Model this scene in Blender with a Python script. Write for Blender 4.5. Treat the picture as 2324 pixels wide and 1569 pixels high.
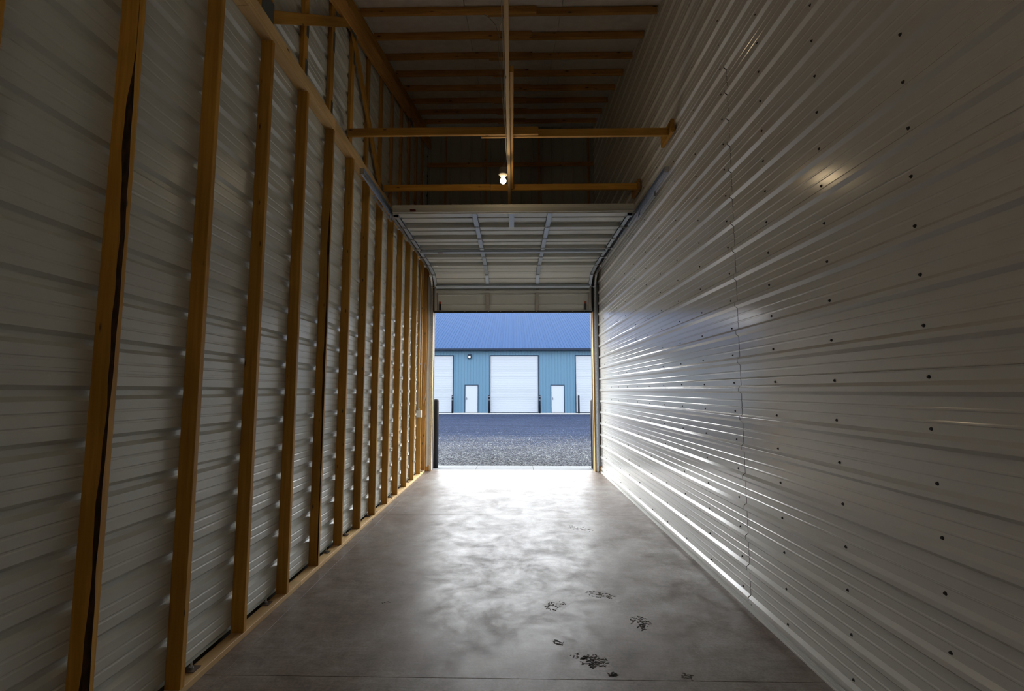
import bpy, math, random
from mathutils import Vector, Matrix
S = bpy.context.scene
C = S.collection
for o in list(bpy.data.objects): bpy.data.objects.remove(o)
random.seed(7)

# ------------------------------------------------------------------ camera
pit, yaw, rol, H = 0.09481, -0.0204, 0.00059, 1.667
cam = bpy.data.objects.new('camera', bpy.data.cameras.new('camera'))
C.objects.link(cam)
fw = Vector((math.cos(pit)*math.sin(yaw), math.cos(pit)*math.cos(yaw), math.sin(pit)))
r0 = Vector((math.cos(yaw), -math.sin(yaw), 0))
u0 = r0.cross(fw)
rt = r0*math.cos(rol) + u0*math.sin(rol)
up = -r0*math.sin(rol) + u0*math.cos(rol)
m = Matrix((rt, up, -fw)).transposed().to_4x4()
m.translation = (0, 0, H)
cam.matrix_world = m
cam.data.sensor_width = 36
cam.data.lens = 1076.08*36/2324
cam.data.shift_x = 0.008774
cam.data.clip_start = 0.05
cam.data.clip_end = 400
S.camera = cam

# ------------------------------------------------------------------ world
w = bpy.data.worlds.new('sky'); S.world = w; w.use_nodes = True
nt = w.node_tree; nt.nodes.clear()
tc = nt.nodes.new('ShaderNodeTexCoord'); sx = nt.nodes.new('ShaderNodeSeparateXYZ')
rp = nt.nodes.new('ShaderNodeValToRGB'); bg = nt.nodes.new('ShaderNodeBackground'); wo = nt.nodes.new('ShaderNodeOutputWorld')
rp.color_ramp.elements[0].position = 0.0; rp.color_ramp.elements[0].color = (1.0, 0.97, 0.93, 1)
rp.color_ramp.elements[1].position = 0.8; rp.color_ramp.elements[1].color = (0.80, 0.90, 1.0, 1)
nt.links.new(tc.outputs['Generated'], sx.inputs[0]); nt.links.new(sx.outputs['Z'], rp.inputs[0])
nt.links.new(rp.outputs[0], bg.inputs[0]); nt.links.new(bg.outputs[0], wo.inputs[0])
bg.inputs[1].default_value = 10.2
BULB = 75.0          # bulb glass radiance
BULB_FILL = 210.0     # added unseen fill bulb behind the camera, stronger, lifts the near walls
S.view_settings.view_transform = 'Standard'
S.view_settings.look = 'None'
S.view_settings.gamma = 1
S.view_settings.use_curve_mapping = False
S.view_settings.exposure = 0.0

# ------------------------------------------------------------------ materials
def mat(name, col, rough=0.5, metal=0.0, spec=0.5):
    mt = bpy.data.materials.new(name); mt.use_nodes = True
    b = mt.node_tree.nodes['Principled BSDF']
    b.inputs['Base Color'].default_value = (*col, 1)
    b.inputs['Roughness'].default_value = rough
    b.inputs['Metallic'].default_value = metal
    b.inputs['Specular IOR Level'].default_value = spec
    return mt
class N:
    def __init__(s, mt): s.t = mt.node_tree; s.b = s.t.nodes['Principled BSDF']
    def n(s, k, **kw):
        x = s.t.nodes.new(k)
        for a, v in kw.items(): setattr(x, a, v)
        return x
    def l(s, a, b): s.t.links.new(a, b)
    def coord(s, scale=(1, 1, 1), out='Object'):
        c = s.n('ShaderNodeTexCoord'); m_ = s.n('ShaderNodeMapping'); m_.inputs['Scale'].default_value = scale
        s.l(c.outputs[out], m_.inputs[0]); return m_
    def noise(s, vec, scale, detail=4, rough=.5, dist=0):
        x = s.n('ShaderNodeTexNoise'); x.inputs['Scale'].default_value = scale; x.inputs['Detail'].default_value = detail
        x.inputs['Roughness'].default_value = rough; x.inputs['Distortion'].default_value = dist
        s.l(vec, x.inputs['Vector']); return x
    def ramp(s, fac, stops):
        x = s.n('ShaderNodeValToRGB'); e = x.color_ramp.elements
        while len(e) < len(stops): e.new(0.5)
        for el, (p, c) in zip(e, stops): el.position = p; el.color = (*c, 1) if len(c) == 3 else c
        s.l(fac, x.inputs[0]); return x
    def mix(s, fac, a, b, mode='MIX'):
        x = s.n('ShaderNodeMix', data_type='RGBA', blend_type=mode)
        for v, i in ((fac, 0), (a, 6), (b, 7)):
            if isinstance(v, (int, float)): x.inputs[i].default_value = v
            elif isinstance(v, tuple): x.inputs[i].default_value = (*v, 1)
            else: s.l(v, x.inputs[i])
        return x.outputs[2]
    def bump(s, h, strength=.3, dist=.01):
        x = s.n('ShaderNodeBump'); x.inputs['Strength'].default_value = strength; x.inputs['Distance'].default_value = dist
        s.l(h, x.inputs['Height']); s.l(x.outputs[0], s.b.inputs['Normal'])

def wood_mat(name, light, dark, knots=.07):
    mt = mat(name, light, .62); k = N(mt)
    oi = k.n('ShaderNodeObjectInfo')
    mp = k.coord((1, 1, 1))
    add = k.n('ShaderNodeVectorMath', operation='ADD'); mul = k.n('ShaderNodeVectorMath', operation='SCALE')
    cmb = k.n('ShaderNodeCombineXYZ')
    for i in range(3): k.l(oi.outputs['Random'], cmb.inputs[i])
    k.l(cmb.outputs[0], mul.inputs[0]); mul.inputs['Scale'].default_value = 37
    k.l(mp.outputs[0], add.inputs[0]); k.l(mul.outputs[0], add.inputs[1])
    st = k.n('ShaderNodeMapping'); st.inputs['Scale'].default_value = (.9, 22, 22); k.l(add.outputs[0], st.inputs[0])
    g = k.noise(st.outputs[0], 1.6, 5, .6, .6)
    c = k.ramp(g.outputs[0], [(.3, dark), (.62, light)])
    big = k.noise(add.outputs[0], 1.3, 2)
    br = k.ramp(big.outputs[0], [(.3, (.78, .74, .68)), (.7, (1.1, 1.08, 1.05))])
    c2 = k.mix(1.0, c.outputs[0], br.outputs[0], 'MULTIPLY')
    kn = k.n('ShaderNodeMapping'); kn.inputs['Scale'].default_value = (2.6, 8, 8); k.l(add.outputs[0], kn.inputs[0])
    v = k.n('ShaderNodeTexVoronoi'); v.inputs['Scale'].default_value = 1.5; k.l(kn.outputs[0], v.inputs['Vector'])
    kr = k.ramp(v.outputs['Distance'], [(knots*.6, (1, 1, 1)), (knots*1.7, (0, 0, 0))])
    c3 = k.mix(kr.outputs[0], c2, (.07, .035, .015))
    rv = k.n('ShaderNodeMapRange'); k.l(oi.outputs['Random'], rv.inputs[0]); rv.inputs[3].default_value = .8; rv.inputs[4].default_value = 1.12
    vm = k.n('ShaderNodeVectorMath', operation='SCALE'); k.l(c3, vm.inputs[0]); k.l(rv.outputs[0], vm.inputs['Scale'])
    k.l(vm.outputs[0], k.b.inputs['Base Color'])
    k.bump(g.outputs[0], .25, .002)
    return mt
WOOD = wood_mat('stud_pine', (.62, .34, .055), (.46, .225, .025))
WOOD2 = wood_mat('plate_pine', (.80, .58, .30), (.70, .46, .20), .09)
WOODR = wood_mat('purlin_pine', (.66, .36, .10), (.46, .22, .05), .1)
BARK = mat('bark', (.035, .015, .008), .9); k = N(BARK)
n_ = k.noise(k.coord((6, 30, 30)).outputs[0], 2, 5); k.l(k.ramp(n_.outputs[0], [(.35, (.012, .006, .004)), (.75, (.09, .04, .015))]).outputs[0], k.b.inputs['Base Color']); k.bump(n_.outputs[0], .8, .01)

def panel_mat(name, col, rough, wav=.16):
    mt = mat(name, col, rough, 0, .55); k = N(mt)
    mp = k.coord((1, 1, 1), 'Object')
    a = k.noise(mp.outputs[0], 2.2, 3)
    k.l(k.ramp(a.outputs[0], [(.3, tuple(x*.985 for x in col)), (.7, col)]).outputs[0], k.b.inputs['Base Color'])
    rr = k.ramp(k.noise(mp.outputs[0], 5, 4).outputs[0], [(.3, (rough*.95,)*3), (.7, (rough*1.07,)*3)])
    k.l(rr.outputs[0], k.b.inputs['Roughness'])
    k.bump(k.noise(mp.outputs[0], 3.0, 1).outputs[0], wav, .012)
    return mt
def coat(m_, w_, r_):
    b_ = m_.node_tree.nodes['Principled BSDF']; b_.inputs['Coat Weight'].default_value = w_; b_.inputs['Coat Roughness'].default_value = r_
    return m_
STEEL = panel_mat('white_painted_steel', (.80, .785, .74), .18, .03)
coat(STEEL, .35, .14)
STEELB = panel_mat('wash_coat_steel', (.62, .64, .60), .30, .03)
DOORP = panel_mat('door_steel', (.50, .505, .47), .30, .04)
STILEB = mat('low_stile', (.34, .32, .28), .45)
JCOV = mat('jamb_cover', (.10, .085, .075), .6)
TRIMW = mat('white_trim', (.75, .75, .72), .3)
GALV = mat('galvanized_steel', (.50, .53, .56), .3, .9); k = N(GALV)
v = k.n('ShaderNodeTexVoronoi'); v.inputs['Scale'].default_value = 60; k.l(k.coord().outputs[0], v.inputs['Vector'])
k.l(k.ramp(v.outputs['Color'], [(.2, (.40, .43, .46)), (.8, (.58, .60, .62))]).outputs[0], k.b.inputs['Base Color'])
GALVP = mat('zinc_stile', (.42, .47, .53), .4, .35)
GUSSET = mat('truss_plate_steel', (.16, .18, .19), .5, .6)
BLACK = mat('black_rubber', (.012, .012, .014), .6)
SCREW = mat('screw_head', (.035, .033, .03), .5, .3)
DARKB = mat('dark_backing', (.03, .028, .025), .9)
REDL = mat('dark_red_label', (.10, .012, .015), .5)
REDO = mat('orange_tag', (.35, .06, .02), .5)
WHITEL = mat('white_label', (.8, .8, .76), .5)
BOX = mat('grey_pvc_box', (.62, .62, .58), .4)
CABLE = mat('cable_sheath', (.45, .40, .32), .5)
FGREY = mat('far_grey_metal', (.05, .06, .08), .7, 0, .1)
PORC = mat('white_porcelain', (.22, .21, .19), .35)
JBOX = mat('junction_box_plastic', (.25, .22, .17), .5)
RUST = mat('anchor_washer', (.16, .11, .09), .5, .5)
BULBM = mat('lit_bulb_glass', (1, .9, .75), .3)
BULBM.node_tree.nodes['Principled BSDF'].inputs['Emission Color'].default_value = (1.0, .76, .45, 1)
BULBM.node_tree.nodes['Principled BSDF'].inputs['Emission Strength'].default_value = BULB
FILLBM = BULBM.copy(); FILLBM.name = 'added_fill_bulb_glass'
FILLBM.node_tree.nodes['Principled BSDF'].inputs['Emission Color'].default_value = (1.0, .84, .62, 1)
FILLBM.node_tree.nodes['Principled BSDF'].inputs['Emission Strength'].default_value = BULB_FILL
ROOFL = mat('roof_liner', (.8, .78, .74), .7); k = N(ROOFL)
n_ = k.noise(k.coord((1, 1, 1)).outputs[0], 9, 5); k.l(k.ramp(n_.outputs[0], [(.3, (.74, .71, .66)), (.7, (.86, .83, .78))]).outputs[0], k.b.inputs['Base Color'])
BOLL = mat('bollard_sleeve', (.008, .0085, .0105), .5, 0, .35)
SWC = mat('far_bollard_sleeve', (.001, .003, .008), .7, 0, .1)

# concrete
CONC = mat('concrete', (.3, .28, .26), .4, 0, .38); k = N(CONC)
mp = k.coord((1, 1, 1))
a = k.noise(mp.outputs[0], 1.1, 11, .68, .5); b = k.noise(mp.outputs[0], 6, 12, .78, .3); c = k.noise(mp.outputs[0], 60, 4, .6)
col = k.ramp(a.outputs[0], [(.34, (.170, .122, .094)), (.48, (.235, .188, .158)), (.62, (.285, .250, .222))])
fine = k.ramp(b.outputs[0], [(.32, (.62, .61, .60)), (.66, (1.24, 1.24, 1.25))])
cc = k.mix(1.0, col.outputs[0], fine.outputs[0], 'MULTIPLY')
spk = k.ramp(c.outputs[0], [(.35, (.82, .82, .82)), (.6, (1.06, 1.06, 1.06))])
cc = k.mix(1.0, cc, spk.outputs[0], 'MULTIPLY')
# brushed streaks and swirl marks
st = k.noise(k.coord((3, 34, 1)).outputs[0], 1.1, 5, .65, 1.1)
sr = k.ramp(st.outputs[0], [(.40, (.86, .85, .84)), (.56, (1.08, 1.08, 1.08))])
cc = k.mix(.55, cc, k.mix(1.0, cc, sr.outputs[0], 'MULTIPLY'))
k.l(cc, k.b.inputs['Base Color'])
ro = k.ramp(k.noise(mp.outputs[0], 2.4, 14, .80, .3).outputs[0], [(.36, (.56,)*3), (.50, (.42,)*3), (.64, (.31,)*3)])
k.l(ro.outputs[0], k.b.inputs['Roughness'])
mx = k.n('ShaderNodeMath', operation='ADD'); k.l(b.outputs[0], mx.inputs[0]); k.l(c.outputs[0], mx.inputs[1])
k.bump(mx.outputs[0], .07, .006)
APRON = mat('apron_concrete', (.3, .3, .3), .9, 0, .1); k = N(APRON)
k.l(k.ramp(k.noise(k.coord().outputs[0], 7, 8, .7).outputs[0], [(.3, (.135, .135, .134)), (.7, (.175, .175, .174))]).outputs[0], k.b.inputs['Base Color'])
MUD = mat('dried_mud', (.045, .034, .02), .8)

GRAV = mat('gravel_ground', (.2, .2, .2), .95, 0, .03); k = N(GRAV)
mp = k.coord()
v = k.n('ShaderNodeTexVoronoi'); v.inputs['Scale'].default_value = 42; k.l(mp.outputs[0], v.inputs['Vector'])
cr = k.ramp(v.outputs['Color'], [(.1, (.010, .010, .011)), (.5, (.046, .046, .050)), (.9, (.15, .15, .152))])
st = k.noise(k.coord((.25, 2.2, 1)).outputs[0], 1.0, 6, .6, .6)
cm = k.mix(1.0, cr.outputs[0], k.ramp(st.outputs[0], [(.32, (.58, .60, .66)), (.65, (1.15, 1.15, 1.15))]).outputs[0], 'MULTIPLY')
# darker, bluer chippings further out in the yard
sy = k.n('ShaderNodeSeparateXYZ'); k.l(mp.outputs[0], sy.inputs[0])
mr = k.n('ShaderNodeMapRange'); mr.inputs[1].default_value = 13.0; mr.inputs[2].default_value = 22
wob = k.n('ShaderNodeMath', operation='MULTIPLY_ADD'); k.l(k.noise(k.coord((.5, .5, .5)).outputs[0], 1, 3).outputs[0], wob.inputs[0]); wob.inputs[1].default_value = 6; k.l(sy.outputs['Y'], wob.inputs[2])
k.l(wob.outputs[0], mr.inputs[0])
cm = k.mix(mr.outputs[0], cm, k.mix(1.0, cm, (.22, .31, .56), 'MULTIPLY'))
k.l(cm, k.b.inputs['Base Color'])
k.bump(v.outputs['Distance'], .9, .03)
PEB = mat('pebbles', (.3, .3, .3), .9, 0, .05); k = N(PEB)
v = k.n('ShaderNodeTexVoronoi'); v.inputs['Scale'].default_value = 22; k.l(k.coord().outputs[0], v.inputs['Vector'])
k.l(k.ramp(v.outputs['Color'], [(.1, (.012, .012, .013)), (.5, (.055, .055, .058)), (.9, (.18, .18, .176))]).outputs[0], k.b.inputs['Base Color'])
FWALL = mat('blue_siding', (.032, .068, .108), .75, 0, .15)
FROOF = mat('blue_roof', (.0038, .0185, .055), .8, 0, .06)
FEAVE = mat('dark_blue_eave', (.003, .007, .016), .7, 0, .1)
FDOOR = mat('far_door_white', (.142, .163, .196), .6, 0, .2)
FTRIM = mat('far_trim', (.003, .009, .020), .7, 0, .1)
FLAMP = mat('lit_wall_lamp', (1, 1, 1), .4)
FLAMP.node_tree.nodes['Principled BSDF'].inputs['Emission Color'].default_value = (1, .98, .9, 1)
FLAMP.node_tree.nodes['Principled BSDF'].inputs['Emission Strength'].default_value = 4

# ------------------------------------------------------------------ helpers
def link(name, verts, faces, mt, parent=None, loc=(0, 0, 0), smooth=False, mi=None):
    """mesh object; verts are given in world space, loc becomes the origin"""
    L = Vector(loc)
    me = bpy.data.meshes.new(name)
    me.from_pydata([tuple(Vector(v_)-L) for v_ in verts], [], faces); me.update()
    for x in (mt if isinstance(mt, (list, tuple)) else [mt]): me.materials.append(x)
    if mi: me.polygons.foreach_set('material_index', mi)
    if smooth: me.polygons.foreach_set('use_smooth', [True]*len(me.polygons))
    o = bpy.data.objects.new(name, me); C.objects.link(o)
    place(o, L, parent); return o
def wpos(p):
    q = Vector((0, 0, 0))
    while p: q += p.location; p = p.parent
    return q
def place(o, L, parent):
    o.parent = parent
    o.location = Vector(L) - (wpos(parent) if parent else Vector((0, 0, 0)))
def root(name, loc, label=None, cat=None, group=None, kind=None):
    o = bpy.data.objects.new(name, None); C.objects.link(o); o.location = loc; o.empty_display_size = .2
    tag(o, label, cat, group, kind); return o
def tag(o, label=None, cat=None, group=None, kind=None):
    if label: o['label'] = label
    if cat: o['category'] = cat
    if group: o['group'] = group
    if kind: o['kind'] = kind
    return o
BF = [(0, 3, 2, 1), (4, 5, 6, 7), (0, 1, 5, 4), (1, 2, 6, 5), (2, 3, 7, 6), (3, 0, 4, 7)]
def bv(x0, x1, y0, y1, z0, z1):
    return [(x0, y0, z0), (x1, y0, z0), (x1, y1, z0), (x0, y1, z0), (x0, y0, z1), (x1, y0, z1), (x1, y1, z1), (x0, y1, z1)]
class MB:
    def __init__(s): s.v = []; s.f = []
    def add(s, v_, f_):
        n = len(s.v); s.v += list(v_); s.f += [tuple(i+n for i in q) for q in f_]; return s
    def box(s, *a): return s.add(bv(*a), BF)
    def cyl(s, p0, p1, r0_, r1_=None, n=12, cap=True):
        r1_ = r0_ if r1_ is None else r1_
        p0, p1 = Vector(p0), Vector(p1); d = (p1-p0).normalized()
        a = d.orthogonal().normalized(); b_ = d.cross(a)
        vs = []
        for p, r in ((p0, r0_), (p1, r1_)):
            for i in range(n):
                t = 2*math.pi*i/n; vs.append(p + (a*math.cos(t)+b_*math.sin(t))*r)
        fs = [(i, (i+1) % n, n+(i+1) % n, n+i) for i in range(n)]
        if cap: fs += [tuple(range(n))[::-1], tuple(range(n, 2*n))]
        return s.add(vs, fs)
    def lathe(s, c_, prof, n=20):
        vs = []; fs = []
        for r, z in prof:
            for i in range(n):
                t = 2*math.pi*i/n; vs.append((c_[0]+r*math.cos(t), c_[1]+r*math.sin(t), c_[2]+z))
        for j in range(len(prof)-1):
            for i in range(n): fs.append((j*n+i, j*n+(i+1) % n, (j+1)*n+(i+1) % n, (j+1)*n+i))
        return s.add(vs, fs)
    def tube(s, pts, r, n=6):
        pts = [Vector(p) for p in pts]; rings = []
        for i, p in enumerate(pts):
            d = (pts[min(i+1, len(pts)-1)]-pts[max(i-1, 0)]).normalized()
            a = d.cross(Vector((.3, .2, 1)) if abs(d.z) < .9 else Vector((1, 0, 0))).normalized(); b_ = d.cross(a)
            rings += [p+(a*math.cos(2*math.pi*k_/n)+b_*math.sin(2*math.pi*k_/n))*r for k_ in range(n)]
        fs = [(j*n+i, j*n+(i+1) % n, (j+1)*n+(i+1) % n, (j+1)*n+i) for j in range(len(pts)-1) for i in range(n)]
        fs += [tuple(range(n))[::-1], tuple(range((len(pts)-1)*n, len(pts)*n))]
        return s.add(rings, fs)
    def sweep(s, path, sec, side):
        """open or closed section [(a, b)] swept along a path in the YZ plane; a along X (times side), b along the path normal"""
        n = len(sec); vs = []
        for i, p in enumerate(path):
            q0, q1 = path[max(i-1, 0)], path[min(i+1, len(path)-1)]
            ty, tz = q1[0]-q0[0], q1[1]-q0[1]; l_ = math.hypot(ty, tz); ny, nz = tz/l_, -ty/l_
            for a, b_ in sec: vs.append((p[2]+a*side, p[0]+ny*b_, p[1]+nz*b_))
        fs = [(j*n+i, j*n+(i+1) % n, (j+1)*n+(i+1) % n, (j+1)*n+i) for j in range(len(path)-1) for i in range(n)]
        fs += [tuple(range(n))[::-1], tuple(range((len(path)-1)*n, len(path)*n))]
        return s.add(vs, fs)
    def out(s, name, mt, parent=None, loc=None, smooth=False):
        if loc is None:
            xs = [v_[0] for v_ in s.v]; ys = [v_[1] for v_ in s.v]; zs = [v_[2] for v_ in s.v]
            loc = ((min(xs)+max(xs))/2, (min(ys)+max(ys))/2, min(zs))
        return link(name, s.v, s.f, mt, parent, loc, smooth)
def box(name, mt, parent, *a): return MB().box(*a).out(name, mt, parent)

def board(name, mt, p0, p1, wdt, thk, parent=None, wdir=(0, 0, 1), ch=.003):
    """timber from p0 to p1 (centre line); width along wdir, thickness across; local X runs along the grain; edges eased"""
    p0, p1 = Vector(p0), Vector(p1); d = (p1-p0); L = d.length; d.normalize()
    wv = Vector(wdir); wv = (wv-d*wv.dot(d)).normalized(); tv = d.cross(wv)
    hw, ht = wdt/2, thk/2
    sec = [(-hw+ch, -ht), (hw-ch, -ht), (hw, -ht+ch), (hw, ht-ch), (hw-ch, ht), (-hw+ch, ht), (-hw, ht-ch), (-hw, -ht+ch)]
    vs = [(x, a, b_) for x in (-L/2, L/2) for a, b_ in sec]
    fs = [(i, (i+1) % 8, 8+(i+1) % 8, 8+i) for i in range(8)] + [tuple(range(8))[::-1], tuple(range(8, 16))]
    me = bpy.data.meshes.new(name); me.from_pydata(vs, [], fs); me.materials.append(mt)
    o = bpy.data.objects.new(name, me); C.objects.link(o)
    o.rotation_euler = Matrix((d, wv, tv)).transposed().to_euler()
    place(o, (p0+p1)/2, parent); return o

L_, R_, LP = 1.817, 1.8205, 1.906
RA, RB = 5.06, .25                 # roof underside z = RA + RB*y
YF, YB = 10.24, -2.7               # inner face of front cladding, back wall
SP = .6096; YA = 2.109

# ------------------------------------------------------------------ floor
fl = root('floor', (0, 0, 0), kind='structure')
def slab(x0, x1, y0, y1, mt=CONC, par=fl, name='floor_slab', z=0, dep=.1, bev=.002):
    c_ = bev
    v_ = [(x0, y0, z-dep), (x1, y0, z-dep), (x1, y1, z-dep), (x0, y1, z-dep),
          (x0, y0, z-c_), (x1, y0, z-c_), (x1, y1, z-c_), (x0, y1, z-c_),
          (x0+c_, y0+c_, z), (x1-c_, y0+c_, z), (x1-c_, y1-c_, z), (x0+c_, y1-c_, z)]
    f_ = BF[:1]+BF[2:]+[(4, 5, 9, 8), (5, 6, 10, 9), (6, 7, 11, 10), (7, 4, 8, 11), (8, 9, 10, 11)]
    f_ = [q for q in f_ if q != BF[1]]
    return link(name, v_, f_, mt, par, (0, 0, 0))
for y0, y1 in ((-2.9, 2.924), (2.928, 6.572), (6.576, 10.23)):
    slab(-2.02, -1.7112, y0, y1, bev=.0006); slab(-1.7088, 1.95, y0, y1, bev=.0006)

MB().box(-1.7112, -1.7088, -2.9, 10.2, -.1, -.0015).out('joint_filler', DARKB, fl)
for y in (2.926, 6.574): MB().box(-2.0, 1.9, y-.002, y+.002, -.1, -.003).out('joint_filler', DARKB, fl)
# ------------------------------------------------------------------ corrugated panels
def profile(z0, z1, ribs, sgn):
    """(z, offset) points of the sheet between z0 and z1: major ribs at the given heights, two minor beads between"""
    p = [(z0, 0)]
    for r in ribs:
        ft = [(r-.033, 0), (r-.0135, .0225), (r-.012, .023), (r+.012, .023), (r+.0135, .0225), (r+.033, 0)]
        for b_ in (.0858, .1428): ft += [(r+b_-.008, 0), (r+b_-.003, .0028), (r+b_+.003, .0028), (r+b_+.008, 0)]
        p += [q for q in ft if z0+.0005 < q[0] < z1-.0005]
    p.append((z1, 0))
    return [(z, o_*sgn) for z, o_ in p]
def wall_panel(x, z0, z1, zr0, sgn, y0, y1, parent, mt):
    ribs = [zr0+.2286*i for i in range(-9, 30)]
    ribs = [r for r in ribs if z0-.2 < r < z1+.04]
    pr = profile(z0, z1, ribs, sgn)
    vs = []
    ok = False
    for z, o_ in pr:
        ys = max(y0, (z-RA-.02)/RB)
        if ys < y1-.02: ok = True
        ys = min(ys, y1-.01)
        for t in (0, .0012): vs += [(x+o_-sgn*t, ys, z), (x+o_-sgn*t, y1, z)]
    if not ok: return
    fs = []
    for i in range(len(pr)-1):
        a, b_ = 4*i, 4*i+4
        fs.append((a, a+1, b_+1, b_)); fs.append((a+2, b_+2, b_+3, a+3))
        fs.append((a, b_, b_+2, a+2)); fs.append((a+1, a+3, b_+3, b_+1))
    n = 4*(len(pr)-1); fs += [(0, 2, 3, 1), (n, n+1, n+3, n+2)]
    return link('metal_panel', vs, fs, mt, parent, (x, y0, z0))

wr = root('wall_right', (R_, 4, 0), kind='structure')
zr0 = 1.677
zb = [.02, .8490]
while zb[-1] < 7.7: zb.append(zb[-1]+.9144)
YSR = 3.832
for i in range(len(zb)-1):
    z0, z1 = zb[i], zb[i+1]
    if z1 < 4.85:
        wall_panel(R_, z0+.0006, z1, zr0, -1, YB, YSR-.006, wr, STEEL)
        wall_panel(R_+.0015, z0+.0006, z1, zr0, -1, YSR+.006, 9.93, wr, STEEL)
    else:
        wall_panel(R_, z0+.0006, z1, zr0, -1, YB, 10.2, wr, STEEL)
MB().box(R_+.004, R_+.09, YB-.1, 10.34, 0, 7.75).out('wall_core', DARKB, wr)
# screws: one per stud per rib
sb = MB()
for j in range(-7, 14):
    y = 2.119+SP*j-.0
    for i in range(-7, 26):
        z = zr0+.2286*i+.051
        if z > RA+RB*y-.1 or (y > 9.9) or z > 7.3: continue
        x = R_ - (0 if y < YSR or z > 4.7 else -.0015)
        yy = y+random.uniform(-.006, .006); zz = z+random.uniform(-.004, .004)
        sb.cyl((x, yy, zz), (x-.002, yy, zz), .009, .008, 8).cyl((x-.002, yy, zz), (x-.007, yy, zz), .0055, .005, 6)
so = sb.out('screw_heads', SCREW, wr); so['kind'] = 'stuff'
# base trim
bt = MB()
for a in ((R_-.028, R_, YB, 9.93, .0, .012), (R_-.024, R_-.0215, YB, 9.93, .012, .03), (R_-.02, R_-.003, YB, 9.93, .024, .034)): bt.box(*a)
tag(bt.out('baseboard_right', TRIMW), kind='structure')

wl = root('wall_left', (-LP, 4, 0), kind='structure')
zl0 = 1.655
zb = [.062, .8470]
while zb[-1] < 7.7: zb.append(zb[-1]+.9144)
for i in range(len(zb)-1):
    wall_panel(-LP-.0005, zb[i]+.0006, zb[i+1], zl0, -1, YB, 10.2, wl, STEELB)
MB().box(-LP-.12, -LP-.03, YB-.1, 10.34, 0, 7.75).out('wall_core', DARKB, wl)
board('bottom_plate', WOOD2, (-(L_+LP)/2, YB, .019), (-(L_+LP)/2, 4.2, .019), .089, .038, wl, (1, 0, 0))
board('bottom_plate', WOOD2, (-(L_+LP)/2, 4.203, .019), (-(L_+LP)/2, 9.93, .019), .089, .038, wl, (1, 0, 0))
board('top_plate', WOOD2, (-(L_+LP)/2, YB, 4.334), (-(L_+LP)/2, 3.0, 4.334), .089, .038, wl, (1, 0, 0))
board('top_plate', WOOD2, (-(L_+LP)/2, 3.003, 4.334), (-(L_+LP)/2, 7.6, 4.334), .089, .038, wl, (1, 0, 0))
board('top_plate', WOOD2, (-(L_+LP)/2, 7.603, 4.334), (-(L_+LP)/2, 10.0, 4.334), .089, .038, wl, (1, 0, 0))
def wane_stud(y, wfun, label):
    """stud whose room-side edge is rounded off by bark"""
    z0, z1 = .038, 4.315; n = 90; vs = []; fs = []; mi = []
    for i in range(n+1):
        z = z0+(z1-z0)*i/n; ws, wy, sh = wfun(z)
        vs += [(-LP, y, z), (-L_-ws-sh, y, z), (-L_-ws*.45-sh, y+wy*.45, z), (-L_, y+wy, z), (-L_, y+.038, z), (-LP, y+.038, z)]
    for i in range(n):
        for j in range(6):
            a = i*6+j; b_ = i*6+(j+1) % 6
            fs.append((a, b_, b_+6, a+6)); mi.append(1 if j in (1, 2) else 0)
    fs += [tuple(range(6))[::-1], tuple(range(n*6, n*6+6))]; mi += [0, 0]
    # local X along the grain
    c_ = Vector((-(L_+LP)/2, y+.019, (z0+z1)/2))
    me = bpy.data.meshes.new('stud'); me.from_pydata([(v_[2]-c_.z, v_[0]-c_.x, v_[1]-c_.y) for v_ in vs], [], fs)
    me.materials.append(WOOD); me.materials.append(BARK); me.polygons.foreach_set('material_index', mi)
    o = bpy.data.objects.new('stud', me); C.objects.link(o)
    o.rotation_euler = Matrix(((0, 0, 1), (1, 0, 0), (0, 1, 0))).transposed().to_euler()
    place(o, c_, wl); o['label'] = label; return o
def w1(z):
    if z > 3.35: return (.0015, .0015, 0)
    e = min(1, (3.35-z)/.35)
    a = .017+.009*math.sin(z*2.3+.6)+.005*math.sin(z*7.1)+.0025*math.sin(z*23)
    if .75 < z < 1.0: e *= .55+.45*abs(z-.875)/.125
    return (max(.0015, a*e), max(.0015, .012*e+.006*math.sin(z*3.1+1)*e+.0015*math.sin(z*19)), .002*math.sin(z*5))
def w2(z):
    e = max(0, min(1, (3.6-z)/.4)) * (1 if z > .9 else .5)
    return (max(.0015, (.016+.005*math.sin(z*4.3)+.002*math.sin(z*17))*e), max(.0015, .010*e), 0)
xm = -(L_+LP)/2
for k_ in range(-7, 13):
    y = YA+SP*k_+.004*math.sin(k_*5)
    if k_ == 0: wane_stud(y, w1, 'stud with a long strip of dark bark down its edge')
    elif k_ == 4: wane_stud(y, w2, 'stud with dark bark along its edge')
    else: board('stud', WOOD, (xm, y+.019, .038), (xm, y+.019, 4.315), .089, .038, wl, (1, 0, 0))
board('stud', WOODR, (xm, 9.955, .038), (xm, 9.955, 4.315), .089, .038, wl, (1, 0, 0))
# anchor washers on the bottom plate
for y, x in ((2.905, -1.885), (3.765, -1.893), (4.93, -1.89), (5.5, -1.895), (6.31, -1.89), (7.42, -1.885), (8.62, -1.88), (9.75, -1.87)):
    a = MB().box(x-.036, x+.036, y-.036, y+.036, .0385, .0445).out('anchor_washer', RUST, wl)
    MB().cyl((x, y, .0445), (x, y, .057), .014, n=6).cyl((x, y, .057), (x, y, .078), .0062, n=8).out('nut', GALV, a)

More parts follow.
